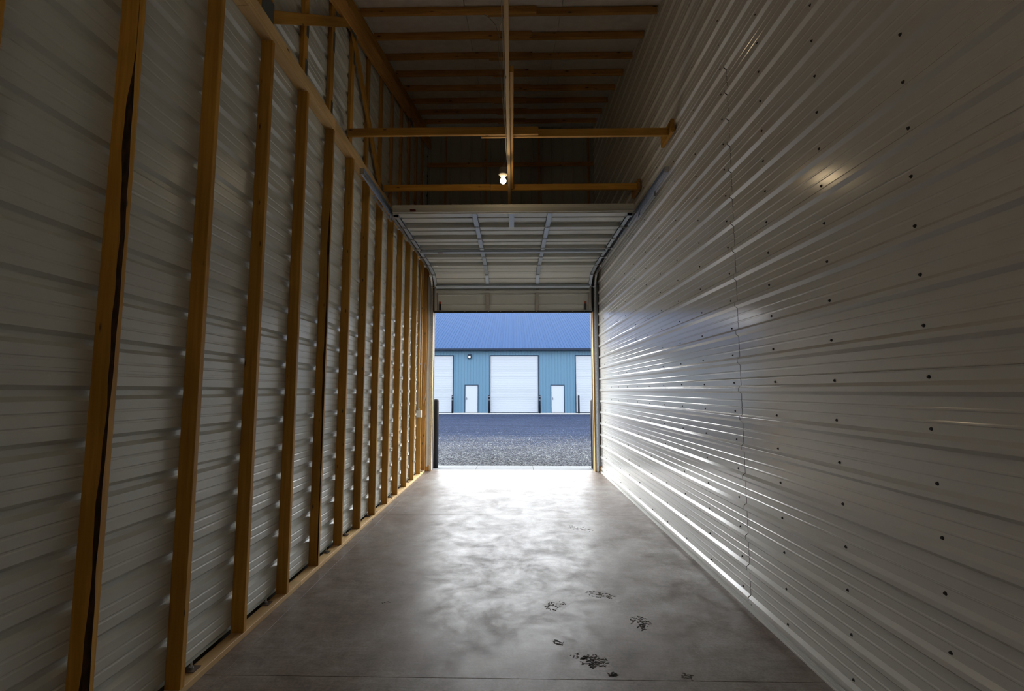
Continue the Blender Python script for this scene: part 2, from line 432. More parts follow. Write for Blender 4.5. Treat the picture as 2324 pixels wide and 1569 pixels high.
# ------------------------------------------------------------------ back and front walls, ceiling
wb = root('wall_back', (0, YB, 0), kind='structure')
for i in range(4):
    x0 = -1.86+i*.9144; x1 = min(x0+.913, 1.82)
    mb = MB()
    mb.box(x0, x1, YB-.03, YB-.002, 0, 4.6)
    for j in range(4):
        xr = x0+.1+j*.2286
        if xr < x1-.03: mb.box(xr-.012, xr+.012, YB-.002, YB+.017, 0, 4.6)
    mb.out('metal_panel', STEEL, wb)
MB().box(-2.03, 1.95, YB-.15, YB-.04, 0, 4.9).out('wall_core', DARKB, wb)

wf = root('wall_front', (0, YF, 0), kind='structure')
x = -1.905; i = 0
while x < 1.90:
    x1 = min(x+.9144, 1.905); mb = MB().box(x+.001, x1-.001, YF+.01, YF+.03, 3.38, 7.7)
    for j in range(4):
        xr = x+.06+j*.2286
        if xr < x1-.03: mb.add([(xr-.025, YF+.01, 3.38), (xr-.01, YF-.006, 3.38), (xr+.01, YF-.006, 3.38), (xr+.025, YF+.01, 3.38),
                               (xr-.025, YF+.01, 7.7), (xr-.01, YF-.006, 7.7), (xr+.01, YF-.006, 7.7), (xr+.025, YF+.01, 7.7)],
                              [(0, 1, 5, 4), (1, 2, 6, 5), (2, 3, 7, 6), (4, 5, 6, 7)])
    mb.out('metal_panel', DOORP, wf); x = x1
for z in (4.2, 5.3, 6.7): board('girt', WOODR, (-1.9, 10.17, z), (1.81, 10.17, z), .089 if z > 4.3 else .24, .038, wf, (0, 0, 1))
for x in (-1.5, -.6, .6, 1.7): board('post', WOODR, (x, 10.21, 4.3), (x, 10.21, 7.55), .038, .038, wf, (1, 0, 0))
MB().box(-2.03, 1.95, YF+.032, YF+.1, 3.38, 7.9).box(-2.03, -1.775, YF, YF+.1, 0, 3.38).box(1.765, 1.95, YF, YF+.1, 0, 3.38).out('exterior_cladding', FWALL, wf)

ce = root('ceiling', (0, 4, 6), kind='structure')
xs = [-2.03, -.59, .62, 1.95]
for a, b_ in zip(xs[:-1], xs[1:]):
    y0, y1 = -2.85, 10.4
    vs = []
    for dz in (0, .03):
        for xx, yy in ((a+.003, y0), (b_-.003, y0), (b_-.003, y1), (a+.003, y1)): vs.append((xx, yy, RA+RB*yy+dz))
    link('liner_board', vs, BF, ROOFL, ce, (0, 4, 6.06))
vs = []
for dz in (.032, .1):
    for xx, yy in ((-2.1, y0-.1), (2.0, y0-.1), (2.0, y1+.2), (-2.1, y1+.2)): vs.append((xx, yy, RA+RB*yy+dz))
link('roof_deck', vs, BF, DARKB, ce, (0, 4, 6.1))
pys = [5.456+.597*i for i in range(-13, 8)]
for i, y in enumerate(pys):
    zc = RA+RB*y-.0475
    lap = .28+.02*math.sin(i*3)
    board('purlin', WOODR, (-1.98, y+.019, zc), (lap, y+.019, zc), .091, .038, ce, (0, 0, 1))
    board('purlin', WOODR, (-.32+.03*math.sin(i*2), y+.058, zc+.006), (1.80, y+.058, zc+.006), .091, .038, ce, (0, 0, 1))

# ------------------------------------------------------------------ roof truss over the left wall
tr = root('roof_truss', (-1.88, 4.5, 4.353), 'pine roof truss with steel gusset plates above the stud wall', 'truss')
board('bottom_chord', WOOD2, (-1.836, YB, 4.398), (-1.836, 4.6, 4.398), .089, .038, tr)
board('bottom_chord', WOOD2, (-1.836, 4.603, 4.398), (-1.836, 10.1, 4.398), .089, .038, tr)
board('chord_brace', WOOD, (-1.887, YB, 4.43), (-1.887, 10.1, 4.43), .14, .036, tr)
def rz(y, off): return off+RB*y
board('top_chord', WOODR, (-1.849, -.4, rz(-.4, 4.635)), (-1.849, 10.15, rz(10.15, 4.635)), .20, .05, tr)
board('rafter_ledger', WOOD, (-1.887, -.4, rz(-.4, 4.85)), (-1.887, 10.15, rz(10.15, 4.85)), .225, .034, tr)
for k_ in range(1, 13):
    y = YA+SP*k_+.045
    if k_ in (2,): y = 3.36
    zt = rz(y, 4.56)
    if zt < 4.6: continue
    board('web', WOOD if k_ < 8 else WOODR, (-1.887, y, 4.44), (-1.887, y, zt), .089, .036, tr, (0, 1, 0))
for p0, p1 in (((3.32, 4.50), (5.02, 5.86)), ((5.08, 5.86), (6.36, 4.52)), ((3.2, 4.5), (2.0, 5.02))):
    board('web', WOOD, (-1.852, p0[0], p0[1]), (-1.852, p1[0], p1[1]), .089, .034, tr, (0, 1, 0) if abs(p1[0]-p0[0]) < 1.2 else (0, 0, 1))
for y, z, a, b_ in ((3.27, 4.53, .17, .19), (5.07, 5.87, .2, .24), (6.39, 4.50, .14, .12), (8.15, 6.58, .2, .2)):
    mb = MB().box(-1.8345, -1.832, y-a/2, y+a/2, z-b_/2, z+b_/2) if z > 5 else MB().box(-1.8345, -1.832, y-a/2, y+a/2, 4.4435, z+b_/2)
    mb.out('gusset_plate', GUSSET, tr)
for k_, z in ((3, 5.0), (4, 5.32), (5, 5.62), (3, 4.56), (4, 4.55), (6, 5.25)):
    y = YA+SP*k_+.045
    box('gusset_plate', GUSSET, tr, -1.868, -1.8655, y+.0, y+.044, z-.12, z+.1)

# ------------------------------------------------------------------ timbers across the room
cb = root('cross_beam', (0, 5.13, 4.545), 'lapped pine cross beam nearer the camera, its pale underside lit by the bulb', 'beam')
board('beam_board', WOOD, (-1.866, 5.10, 4.583), (.292, 5.10, 4.583), .089, .038, cb)
board('beam_board', WOOD, (-.355, 5.139, 4.575), (1.757, 5.139, 4.575), .089, .038, cb)
o = board('cleat', WOOD, (1.777, 5.04, 4.60), (1.777, 5.40, 4.60), .15, .038, cb); 
cb2 = root('cross_beam', (0, 6.5, 4.5), 'pine cross beam just above the raised door end, butted near its middle', 'beam')
board('beam_board', WOOD, (-1.866, 6.50, 4.545), (-.312, 6.50, 4.545), .089, .038, cb2)
board('beam_board', WOOD, (-.309, 6.50, 4.540), (1.757, 6.50, 4.540), .089, .038, cb2)
board('cleat', WOODR, (1.777, 6.45, 4.56), (1.777, 6.80, 4.56), .15, .038, cb2)
br = root('brace_board', (-.045, 4, 4.45), 'long pine brace running down the middle of the room under the cross beams', 'board')
board('brace_length', WOOD2, (-.045, -1.2, 4.49), (-.045, 6.85, 4.49), .089, .038, br)
board('brace_splice', WOOD, (-.006, 3.95, 4.505), (-.006, 6.4, 4.505), .06, .036, br)
board('brace_hanger', WOOD, (-.045, -1.1, 4.535), (-.045, -1.1, 4.66), .07, .036, br, (0, 1, 0))

# ------------------------------------------------------------------ bulb fittings
def fitting(x, y, z, label, bm=None):
    t = root('bulb_fixture', (x, y, z-.04), label, 'light bulb', 'bare bulbs on the brace board')
    MB().lathe((x, y, z+.085), [(0, .075), (.04, .075), (.046, .068), (.048, 0), (0, 0)]).out('junction_box', JBOX, t, smooth=False)
    MB().lathe((x, y, z+.04), [(0, .046), (.055, .046), (.058, .038), (.05, .03), (.034, .016), (.024, 0), (0, 0)]).out('lamp_holder', PORC, t, smooth=True)
    MB().lathe((x, y, z+.02), [(0, .028), (.014, .028), (.0145, .002), (.0, .0)]).out('screw_cap', GALV, t)
    n = 12; prof = [(max(.0001, .037*math.sin(math.pi*i/n)), .037*math.cos(math.pi*i/n)) for i in range(n+1)]
    prof[0:2] = [(.0001, .046), (.014, .046), (.018, .034)]
    MB().lathe((x, y, z), prof, 20).out('bulb', bm or BULBM, t, smooth=True)
    ws = MB()
    for dx, dy in ((-.015, 0), (.0, .01), (.015, -.005)):
        ws.tube([(x+dx, y+dy, z+.158), (x+dx+.01, y+dy, z+.19), (x+.022+dx*.4, y+dy, z+.225), (x+.040, y, z+.262)], .0025)
    ws.out('wire', CABLE, t, smooth=True)
    return t
fitting(-.112, 5.5, 4.185, 'lit bare bulb in white holder hanging beside the brace board')
fitting(-.112, -.9, 4.185, 'added fill bulb behind the camera, brightening the near walls and timbers', FILLBM)  # unseen, put in only to brighten the near walls and timbers
cbm = MB().tube([(-.07, 5.50, 4.45), (-.074, 5.2, 4.46), (-.075, 4.6, 4.47), (-.073, 4.0, 4.50), (-.078, 3.2, 4.49), (-.072, 2.6, 4.5)], .004)
tag(cbm.out('lamp_cable', CABLE, smooth=True), 'thin cable clipped along the brace board to the bulb', 'cable')
c2 = MB().tube([(-.35, 5.44, 6.30), (-.28, 5.40, 6.22), (-.2, 5.38, 6.10), (-.15, 5.36, 5.9), (-.13, 5.34, 5.6), (-.12, 5.36, 5.2), (-.09, 5.4, 4.8), (-.075, 5.45, 4.53)], .004)
tag(c2.out('feed_cable', CABLE, smooth=True), 'thin loose cable drooping from a roof purlin to the brace board', 'cable')
c3 = MB().tube([(-.09, 5.44, 6.31), (-.15, 5.44, 6.15), (-.17, 5.44, 5.8), (-.12, 5.44, 5.2), (-.082, 5.46, 4.53)], .003)
tag(c3.out('feed_cable', CABLE, smooth=True), 'second drooping cable, close against the brace board', 'cable')

# ------------------------------------------------------------------ sectional door, raised
gd = root('garage_door', (0, 9.8, 3.3), 'raised sectional steel garage door curving back under the ceiling on its tracks', 'garage door')
joints = [(6.285, 4.105), (6.836, 4.105), (7.386, 4.105), (7.89, 4.105), (8.42, 4.105), (8.97, 4.10), (9.50, 4.045), (9.80, 3.855), (9.82, 3.325)]
DX = 1.645
stile_x = (-1.61, -.525, .515, 1.61)
def sec_pt(a, b_, t, n_):
    """point on a section: t in metres from a towards b_, n_ metres proud of the face (towards the room)"""
    d = Vector((b_[0]-a[0], b_[1]-a[1])); L = d.length; d /= L
    nn = Vector((d.y, -d.x))            # for a horizontal run towards +y this points down
    return (a[0]+d.x*t+nn.x*n_, a[1]+d.y*t+nn.y*n_)
def sec_box(mb, a, b_, x0, x1, t0, t1, n0, n1):
    q = [sec_pt(a, b_, t, n) for t, n in ((t0, n0), (t1, n0), (t1, n1), (t0, n1))]
    vs = [(x0, *p) for p in q]+[(x1, *p) for p in q]
    mb.add(vs, [(0, 1, 2, 3), (7, 6, 5, 4), (0, 4, 5, 1), (1, 5, 6, 2), (2, 6, 7, 3), (3, 7, 4, 0)])
for i in range(8):
    a, b_ = joints[i], joints[i+1]
    Ls = math.hypot(b_[0]-a[0], b_[1]-a[1])
    last = i == 7
    # steel pan: lip, shallow ridges, recessed channel at the far edge
    if last: pr = [(0, .0), (.01, .022), (.035, .022), (.04, .0), (.17, .0), (.175, .008), (.19, .008), (.195, 0), (.385, 0), (.39, .008), (.405, .008), (.41, 0), (Ls-.002, 0)]
    elif Ls < .5: pr = [(0, 0), (.12, 0), (.122, -.012), (.134, -.012), (.138, 0), (Ls-.05, 0), (Ls-.045, -.018), (Ls-.002, -.018)]
    elif i == 5: pr = [(0, .0), (.004, .024), (.03, .024), (.036, .002), (.19, .002), (.192, -.012), (.206, -.012), (.212, .006), (.225, .002), (.40, .002), (.402, -.012), (.416, -.012), (.42, .002), (Ls-.002, .0)]
    else: pr = [(0, .0), (.004, .024), (.032, .024), (.038, .004), (.185, .004), (.187, -.012), (.205, -.012), (.215, .010), (.235, .004), (.375, .002), (.385, -.040), (Ls-.002, -.040)]
    vs = []; fs = []
    for t, n in pr:
        for dn in (0,):
            p = sec_pt(a, b_, t, n); q = sec_pt(a, b_, t, -.052)
            vs += [(-DX, *p), (DX, *p), (-DX, *q), (DX, *q)]
    for j in range(len(pr)-1):
        c_, d_ = 4*j, 4*j+4
        fs += [(c_, c_+1, d_+1, d_), (c_+2, d_+2, d_+3, c_+3), (c_, d_, d_+2, c_+2), (c_+1, c_+3, d_+3, d_+1)]
    fs += [(0, 2, 3, 1), (4*(len(pr)-1), 4*(len(pr)-1)+1, 4*(len(pr)-1)+3, 4*(len(pr)-1)+2)]
    s_ = link('door_section', vs, fs, DOORP, gd, (0, (a[0]+b_[0])/2, min(a[1], b_[1])))
    for j, x in enumerate(stile_x):
        mb = MB(); hw = .036 if 0 < j < 3 else .03
        sec_box(mb, a, b_, x-hw, x+hw, .012, Ls-.012, .012, .027)
        sec_box(mb, a, b_, x-hw, x-hw+.004, .012, Ls-.012, -.02, .027); sec_box(mb, a, b_, x+hw-.004, x+hw, .012, Ls-.012, -.02, .027)
        mb.out('stile', GALVP if i < 7 else STILEB, s_)
        # hinge across the joint
        if i < 7:
            mb = MB(); hx = x if 0 < j < 3 else x
            sec_box(mb, a, b_, hx-.028, hx+.028, Ls-.05, Ls-.006, .0275, .031)
            for hh in (-.016, .016):
                for tt in (Ls-.04, Ls-.018): sec_box(mb, a, b_, hx+hh-.005, hx+hh+.005, tt-.005, tt+.005, .031, .037)
            p = sec_pt(a, b_, Ls, .034)
            mb.cyl((hx-.03, *p), (hx+.03, *p), .008, n=8)
            mb.out('hinge', GALV, s_)
            if j in (0, 3):
                sg = -1 if j == 0 else 1
                MB().cyl((x+sg*.02, p[0], p[1]+.0), (1.69*sg, p[0], p[1]), .006, n=8).out('roller_shaft', GALV, s_)
                MB().cyl((sg*1.685, p[0], p[1]), (sg*1.702, p[0], p[1]), .022, n=12).out('roller', TRIMW, s_)
    if i == 0:
        mb = MB(); sec_box(mb, a, b_, -.012-.036, -.012+.036, .012, Ls-.012, .012, .028)
        mb.out('stile', GALVP, s_)
        mb = MB(); mb.add([(-1.64, 6.285, 4.10), (1.645, 6.285, 4.10), (1.645, 6.30, 4.10), (-1.64, 6.30, 4.10), (-1.64, 6.250, 4.152), (1.645, 6.250, 4.152), (1.645, 6.30, 4.152), (-1.64, 6.30, 4.152)], BF).box(-1.64, 1.645, 6.25, 6.283, 4.152, 4.195).box(-1.64, 1.645, 6.25, 6.30, 4.094, 4.0995)
        mb.out('end_rail', DOORP, s_)
        link('warning_label', [(xx, yy-dd, zz) for dd in (.0005, .0015) for xx, yy, zz in ((-1.405, 6.2768, 4.112), (-1.325, 6.2768, 4.112), (-1.325, 6.2568, 4.142), (-1.405, 6.2568, 4.142))], BF, REDL, s_, (-1.365, 6.26, 4.12))
        for sg in (-1, 1): MB().box(sg*1.60-.035, sg*1.60+.035, 6.30, 6.37, 4.045, 4.078).box(sg*1.6-.03, sg*1.6+.03, 6.30, 6.31, 4.045, 4.1).cyl((sg*1.6, 6.34, 4.06), (sg*1.70, 6.34, 4.12), .006).out('top_bracket', GALV, s_)
    if i == 3:
        mb = MB(); sec_box(mb, a, b_, -1.6, 1.6, .10, .108, .012, .052); sec_box(mb, a, b_, -1.6, 1.6, .10, .20, .048, .052); sec_box(mb, a, b_, -1.6, 1.6, .192, .2, .012, .052)
        mb.out('strut', GALVP, s_)
        mb = MB(); sec_box(mb, a, b_, -1.30, -1.215, .125, .175, .0525, .0535); mb.out('warning_label', REDL, s_)
    if i == 5:
        mb = MB(); sec_box(mb, a, b_, -1.54, -1.46, .06, .12, .0025, .0035); mb.out('paper_label', WHITEL, s_)
    if i == 6:
        mb = MB(); sec_box(mb, a, b_, -1.6, 1.6, Ls-.07, Ls-.0, .0275, .075); mb.out('strut', GALVP, s_)
    if last:
        mb = MB(); sec_box(mb, a, b_, -1.6, 1.6, .10, .108, .012, .06); sec_box(mb, a, b_, -1.6, 1.6, .10, .15, .056, .06); mb.out('strut', DOORP, s_)
        mb = MB(); sec_box(mb, a, b_, -DX-.01, DX+.01, Ls, Ls+.035, -.03, .022); mb.out('bottom_seal', BLACK, s_)
        mb = MB()
        for q in range(13): sec_box(mb, a, b_, -1.5+q*.25-.006, -1.5+q*.25+.006, Ls+.004, Ls+.016, .0225, .026)
        mb.out('seal_bolts', GALV, s_)
        for sg in (-1, 1):
            mb = MB(); sec_box(mb, a, b_, sg*1.52-.022, sg*1.52+.022, Ls-.15, Ls-.02, .003, .02); mb.out('bottom_bracket', BLACK, s_)
            mb = MB(); sec_box(mb, a, b_, sg*1.52-.024, sg*1.52+.024, Ls-.20, Ls-.15, .003, .012); mb.out('tension_tag', REDO, s_)
            mb = MB(); sec_box(mb, a, b_, sg*1.53-.06, sg*1.53+.06, Ls-.016, Ls-.006, .012, .05); mb.out('lift_step', GALV, s_)

# ------------------------------------------------------------------ tracks
def track(side, x0, label, ys):
    t = root('door_track', (x0, 8, 4.1), label, 'door track', 'tracks of the raised door')
    cy, r = 9.42, .48
    path = [(ys, 4.155, x0), (9.42, 4.135, x0)]
    path += [(cy+r*math.sin(a), 4.135-r+r*math.cos(a), x0) for a in [math.radians(d) for d in range(6, 91, 7)]]
    path += [(9.90, .03, x0)]
    c_ = .0022
    sec = [(-.022, -.026), (.014, -.026), (.014, .026), (-.022, .026), (-.022, .026-c_), (.014-c_, .026-c_), (.014-c_, -.026+c_), (-.022, -.026+c_)]
    MB().sweep(path[:2], sec, side).out('horizontal_rail', GALV, t)
    MB().sweep(path[1:-1], sec, side).out('curved_rail', GALV, t)
    MB().sweep(path[-2:], sec, side).out('vertical_rail', GALV, t)
    # angle iron behind the rail, slotted hanger angle, end bracket
    xa = x0+side*.016
    MB().box(min(xa, xa+side*.003), max(xa, xa+side*.003), ys, 9.3, 4.115, 4.18).box(min(xa, xa-side*.04), max(xa, xa-side*.04), ys, 9.3, 4.181, 4.184).out('rail_angle', GALV, t)
    xa = x0+side*.03
    mb = MB().box(min(xa, xa+side*.003), max(xa, xa+side*.003), 5.68, 6.5, 4.055, 4.10).box(min(xa, xa-side*.03), max(xa, xa-side*.03), 5.68, 6.5, 4.052, 4.055)
    for q in range(7): mb.box(min(xa-side*.004, xa), max(xa-side*.004, xa), 5.74+q*.11, 5.78+q*.11, 4.068, 4.085)
    mb.out('hanger_angle', GALV, t)
    for yb in (5.72, 6.44): MB().box(x0+side*.018-.004, x0+side*.018+.02 if side > 0 else x0+side*.018+.004, yb-.015, yb+.015, 4.06, 4.17).cyl((x0-side*.012, yb, 4.14), (x0+side*.02, yb, 4.14), .009, n=6).out('bracket_bolt', GALV, t)
    # jamb brackets and flag angle on the vertical run
    MB().box(min(x0+side*.016, x0+side*.019), max(x0+side*.016, x0+side*.019), 9.86, 10.0, 3.3, 4.0).box(min(x0+side*.016, x0+side*.075), max(x0+side*.016, x0+side*.075), 9.997, 10.0, .12, 4.0).out('jamb_angle', GALVP, t)
    for zb_ in (.45, 1.3, 2.15, 3.0): MB().box(min(x0+side*.014, x0+side*.019), max(x0+side*.014, x0+side*.019), 9.9, 9.998, zb_, zb_+.05).cyl((x0+side*.045, 9.985, zb_+.025), (x0+side*.045, 9.998, zb_+.025), .01, n=6).out('jamb_bracket', GALV, t)
    MB().box(min(x0-side*.022, x0+side*.03), max(x0-side*.022, x0+side*.03), ys-.004, ys, 4.115, 4.185).out('end_plate', GALV, t)
    return t
track(-1, -1.705, 'galvanized steel door track curving down the stud wall side', 5.14)
track(1, 1.735, 'galvanized steel door track curving down the flat white panel wall side', 5.17)

# ------------------------------------------------------------------ jambs
for side, n, xi in ((-1, 'trim_1', -1.700), (1, 'trim_2', 1.697)):
    t = root(n, (xi, 10.1, 0), kind='structure')
    xo = -1.775 if side < 0 else 1.765
    a, b_ = min(xi, xo), max(xi, xo)
    board('jamb_board', WOOD, ((a+b_)/2, 10.03, .004), ((a+b_)/2, 10.03, 4.1), b_-a-.002, .038, t, (1, 0, 0))
    box('jamb_post', WOOD2, t, min(xi+side*.006, xo), max(xi+side*.006, xo), 10.05, 10.235, .002, 4.1)
    box('jamb_cover', JCOV, t, min(xi-side*.0, xi-side*.004), max(xi-side*.0, xi-side*.004), 10.15, 10.25, .002, 4.1)
    xo2 = -LP if side < 0 else 1.82
    xq = -1.777 if side < 0 else 1.767
    board('outer_post', WOODR, ((xo2+xq)/2, 10.05, .002), ((xo2+xq)/2, 10.05, 4.3), abs(xo2-xq)-.003, .09, t, (1, 0, 0))
    box('light_stop_strip', BLACK, t, min(xi-side*.034, xi+side*.01), max(xi-side*.034, xi+side*.01), 9.875, 10.01, 3.33, 4.1)  # unseen strip added to block daylight leaking past the raised door's edge
    if side < 0: box('edge_strip', TRIMW, t, -1.812, -1.772, 9.985, 10.002, .1, 4.1)
t3 = root('trim_3', (0, 10.1, 3.38), kind='structure')
board('header', WOOD, (-1.69, 10.055, 3.52), (1.688, 10.055, 3.52), .28, .075, t3, (0, 0, 1))
board('header', WOOD, (-1.69, 10.055, 3.805), (1.688, 10.055, 3.805), .28, .075, t3, (0, 0, 1))
board('header', WOOD, (-1.69, 10.055, 4.06), (1.688, 10.055, 4.06), .22, .075, t3, (0, 0, 1))
box('soffit_board', WOOD2, t3, -1.69, 1.685, 10.1, 10.235, 3.38, 3.42)

# ------------------------------------------------------------------ switch box, conduit, cables by the door
sbx = root('switch_box', (-1.85, 9.38, 1.13), 'small grey electrical box on the stud nearest the door', 'electrical box')
MB().box(-1.888, -1.80, 9.345, 9.405, 1.145, 1.275).out('box_body', BOX, sbx)
box('cover_plate', TRIMW, sbx, -1.80, -1.795, 9.34, 9.41, 1.14, 1.28)
MB().cyl((-1.852, 9.375, 1.275), (-1.852, 9.375, 1.32), .015, n=10).out('connector', GALV, sbx)
MB().tube([(-1.852, 9.375, 1.32), (-1.852, 9.378, 2.4), (-1.852, 9.38, 3.6), (-1.85, 9.39, 3.8), (-1.845, 9.40, 3.95), (-1.87, 9.40, 4.2)], .0085, 8).out('conduit', BOX, sbx, smooth=True)
MB().box(-1.87, -1.834, 9.37, 9.39, 2.18, 2.2).out('conduit_strap', GALV, sbx)
tag(MB().tube([(-1.80, 9.93, 2.15), (-1.795, 9.91, 1.9), (-1.80, 9.90, 1.7), (-1.83, 9.9, 1.5), (-1.86, 9.915, 1.35), (-1.872, 9.92, 1.6), (-1.866, 9.925, 2.0), (-1.84, 9.93, 2.25)], .006).out('looped_wire', CABLE, smooth=True),
    'thin looped wire hanging on the last stud beside the door track', 'wire')

# ------------------------------------------------------------------ floor prints
def prints(x, y, w_, d_, n, ang, label, dens=1.0):
    rnd = random.Random(int(x*1000)+int(y*77)); mb = MB()
    ca, sa = math.cos(ang), math.sin(ang)
    for i in range(n):
        u = rnd.uniform(-1, 1); v_ = rnd.uniform(-1, 1)
        if u*u+v_*v_ > 1: continue
        px, py = u*w_/2, v_*d_/2; l_ = rnd.uniform(.005, .015); t_ = rnd.uniform(.002, .0042); an = rnd.choice((.3, .3, -1.1))+rnd.uniform(-.3, .3)
        pts = []
        for (a, b_) in ((-l_, -t_), (l_*.6, -t_*1.2), (l_, t_*.4), (l_*.1, t_), (-l_*.9, t_*.8)):
            xx = px+a*math.cos(an)-b_*math.sin(an); yy = py+a*math.sin(an)+b_*math.cos(an)
            pts.append((x+xx*ca-yy*sa, y+xx*sa+yy*ca))
        m_ = len(pts)
        mb.add([(p[0], p[1], .0) for p in pts]+[(p[0], p[1], .0012) for p in pts],
               [tuple(range(m_, 2*m_))]+[(q, (q+1) % m_, m_+(q+1) % m_, m_+q) for q in range(m_)])
    tag(mb.out('mud_print', MUD), label, 'mud print', 'muddy tread marks on the concrete floor', 'stuff')
prints(.92, 3.63, .15, .17, 80, .2, 'dark muddy tread mark on the floor, second largest')
prints(.90, 3.53, .07, .06, 18, .6, 'small faint tread mark just in front of the second largest one')
prints(.50, 3.115, .17, .15, 130, .1, 'largest and darkest muddy tread mark on the floor')
prints(.40, 3.17, .06, .10, 18, .9, 'thin scatter of mud beside the largest tread mark')
prints(.59, 2.985, .07, .05, 26, .2, 'small dark clump of mud near the front floor joint')
prints(.30, 3.33, .10, .05, 26, -.5, 'short dark mud smear behind the largest tread mark')
prints(1.02, 2.965, .10, .06, 20, -.5, 'faint mud scatter right at the front floor joint')
prints(.72, 4.08, .26, .12, 60, -.4, 'long faint tread mark in the middle of the floor')
prints(.33, 3.87, .18, .14, 50, .7, 'pale round tread mark in the bright middle of the floor')
prints(.85, 2.78, .13, .04, 22, -.3, 'narrow mud smear in front of the front floor joint')
prints(.82, 5.95, .35, .16, 60, -.7, 'faint muddy tread mark in the far half of the floor')
prints(-1.0, 3.9, .08, .04, 6, 0, 'tiny mud specks near the stud wall side of the floor')

# ------------------------------------------------------------------ outside
ap = root('apron', (0, 10.5, 0), kind='structure')
xj = [-8.17, -6.94, -5.71, -4.48, -3.25, -2.02, -.79, .44, 1.67, 2.90, 4.13, 5.36, 6.59]
for a, b_ in zip(xj[:-1], xj[1:]): slab(a+.003, b_-.003, 10.235 if -2.1 < a < 1.9 else 10.36, 10.79, APRON, ap, 'apron_slab', -.004, .12)
def bollard(x, y, r, h, mt, label, grp, z=0, rings=False, base=None):
    t = root('bollard', (x, y, z), label, 'bollard', grp)
    prof = [(0, 0), (r, 0), (r, h-r*.8)]+[(r*math.cos(a), h-r*.8+r*.8*math.sin(a)) for a in [math.radians(d) for d in (20, 40, 60, 80)]]+[(.0001, h)]
    MB().lathe((x, y, z), prof, 20).out('sleeve', mt, t, smooth=True)
    if rings:
        for zz in (h-.12, h-.38): MB().lathe((x, y, z+zz), [(r+.004, 0), (r+.006, .01), (r+.006, .04), (r+.004, .05)], 16).out('band', FGREY, t)
    return t
bollard(-1.688, 10.45, .068, 1.50, BOLL, 'dark grey bollard outside the doorway on the stud wall side', 'bollards at this doorway', -.004)
bollard(1.762, 10.45, .072, 1.50, BOLL, 'dark grey bollard outside the doorway, half hidden by the white wall side jamb', 'bollards at this doorway', -.004)

gr = MB()
gr.add([(-60, 10.79, -.03), (60, 10.79, -.03), (60, 80, -.03), (-60, 80, -.03), (-60, 10.79, -.3), (60, 10.79, -.3), (60, 80, -.3), (-60, 80, -.3)], BF)
gr.add([(-60, -6, -.05), (60, -6, -.05), (60, 10.79, -.05), (-60, 10.79, -.05), (-60, -6, -.31), (60, -6, -.31), (60, 10.79, -.31), (-60, 10.79, -.31)], BF)
g = gr.out('ground', GRAV, loc=(0, 0, 0)); tag(g, kind='structure')
rnd = random.Random(3); pb = MB(); vs = []; fs = []
for i in range(26000):
    y = 10.81+abs(rnd.gauss(0, 1))*3.2
    x = rnd.uniform(-1, 1)*(y*.2+.5)
    s_ = rnd.uniform(.006, .017); n0 = len(vs); a0 = rnd.uniform(0, 6.28)
    for q in range(4):
        a = a0+q*1.57+rnd.uniform(-.4, .4); vs.append((x+s_*math.cos(a)*rnd.uniform(.7, 1.2), y+s_*math.sin(a)*rnd.uniform(.7, 1.2), -.03+s_*rnd.uniform(0, .3)))
    vs.append((x+rnd.uniform(-.3, .3)*s_, y+rnd.uniform(-.3, .3)*s_, -.03+s_*rnd.uniform(.5, .95)))
    fs += [(n0+q, n0+(q+1) % 4, n0+4) for q in range(4)]
tag(link('gravel', vs, fs, PEB, None, (0, 0, 0)), 'loose grey crushed gravel covering the yard outside the doorway', 'gravel', kind='stuff')

# far storage building
YW = 36.0
fb = root('storage_building', (0, YW, 0), 'long blue metal storage building across the gravel yard', 'building')
doors = [(-8.2, -4.53), (-1.70, 1.93), (4.77, 8.44), (-14.7, -11.03), (11.27, 14.94)]
walks = [(-3.59, -2.645), (2.908, 3.86), (-10.09, -9.14), (9.41, 10.36)]
def opening(x0, x1):
    """lowest z of siding over this strip (None: down to the ground) split at the openings"""
    return
def ribbed(x0, x1, z0, z1):
    mb = MB(); mb.box(x0+.002, x1-.002, YW, YW+.05, z0, z1)
    r = math.ceil((x0-.01)/.2286)*.2286
    while r < x1-.02:
        mb.add([(r-.028, YW, z0), (r-.012, YW-.022, z0), (r+.012, YW-.022, z0), (r+.028, YW, z0), (r-.028, YW, z1), (r-.012, YW-.022, z1), (r+.012, YW-.022, z1), (r+.028, YW, z1)],
               [(0, 1, 5, 4), (1, 2, 6, 5), (2, 3, 7, 6), (4, 5, 6, 7)][:3]+[(3, 2, 1, 0)])
        r += .2286
    mb.out('siding_panel', FWALL, fb)
edges = sorted([(a, b_, 4.30) for a, b_ in doors]+[(a, b_, 2.06) for a, b_ in walks])
def strip(x0, x1, z0):
    x = x0
    while x < x1-.01:
        nx = min(x1, (math.floor(x/.9144+1e-6)+1)*.9144)
        ribbed(x, nx, z0, 4.86); x = nx
x = -20.0
for a, b_, zt in edges:
    strip(x, a-.05, 0.0); strip(a-.05, b_+.05, zt+.05); x = b_+.05
strip(x, 20.0, 0.0)
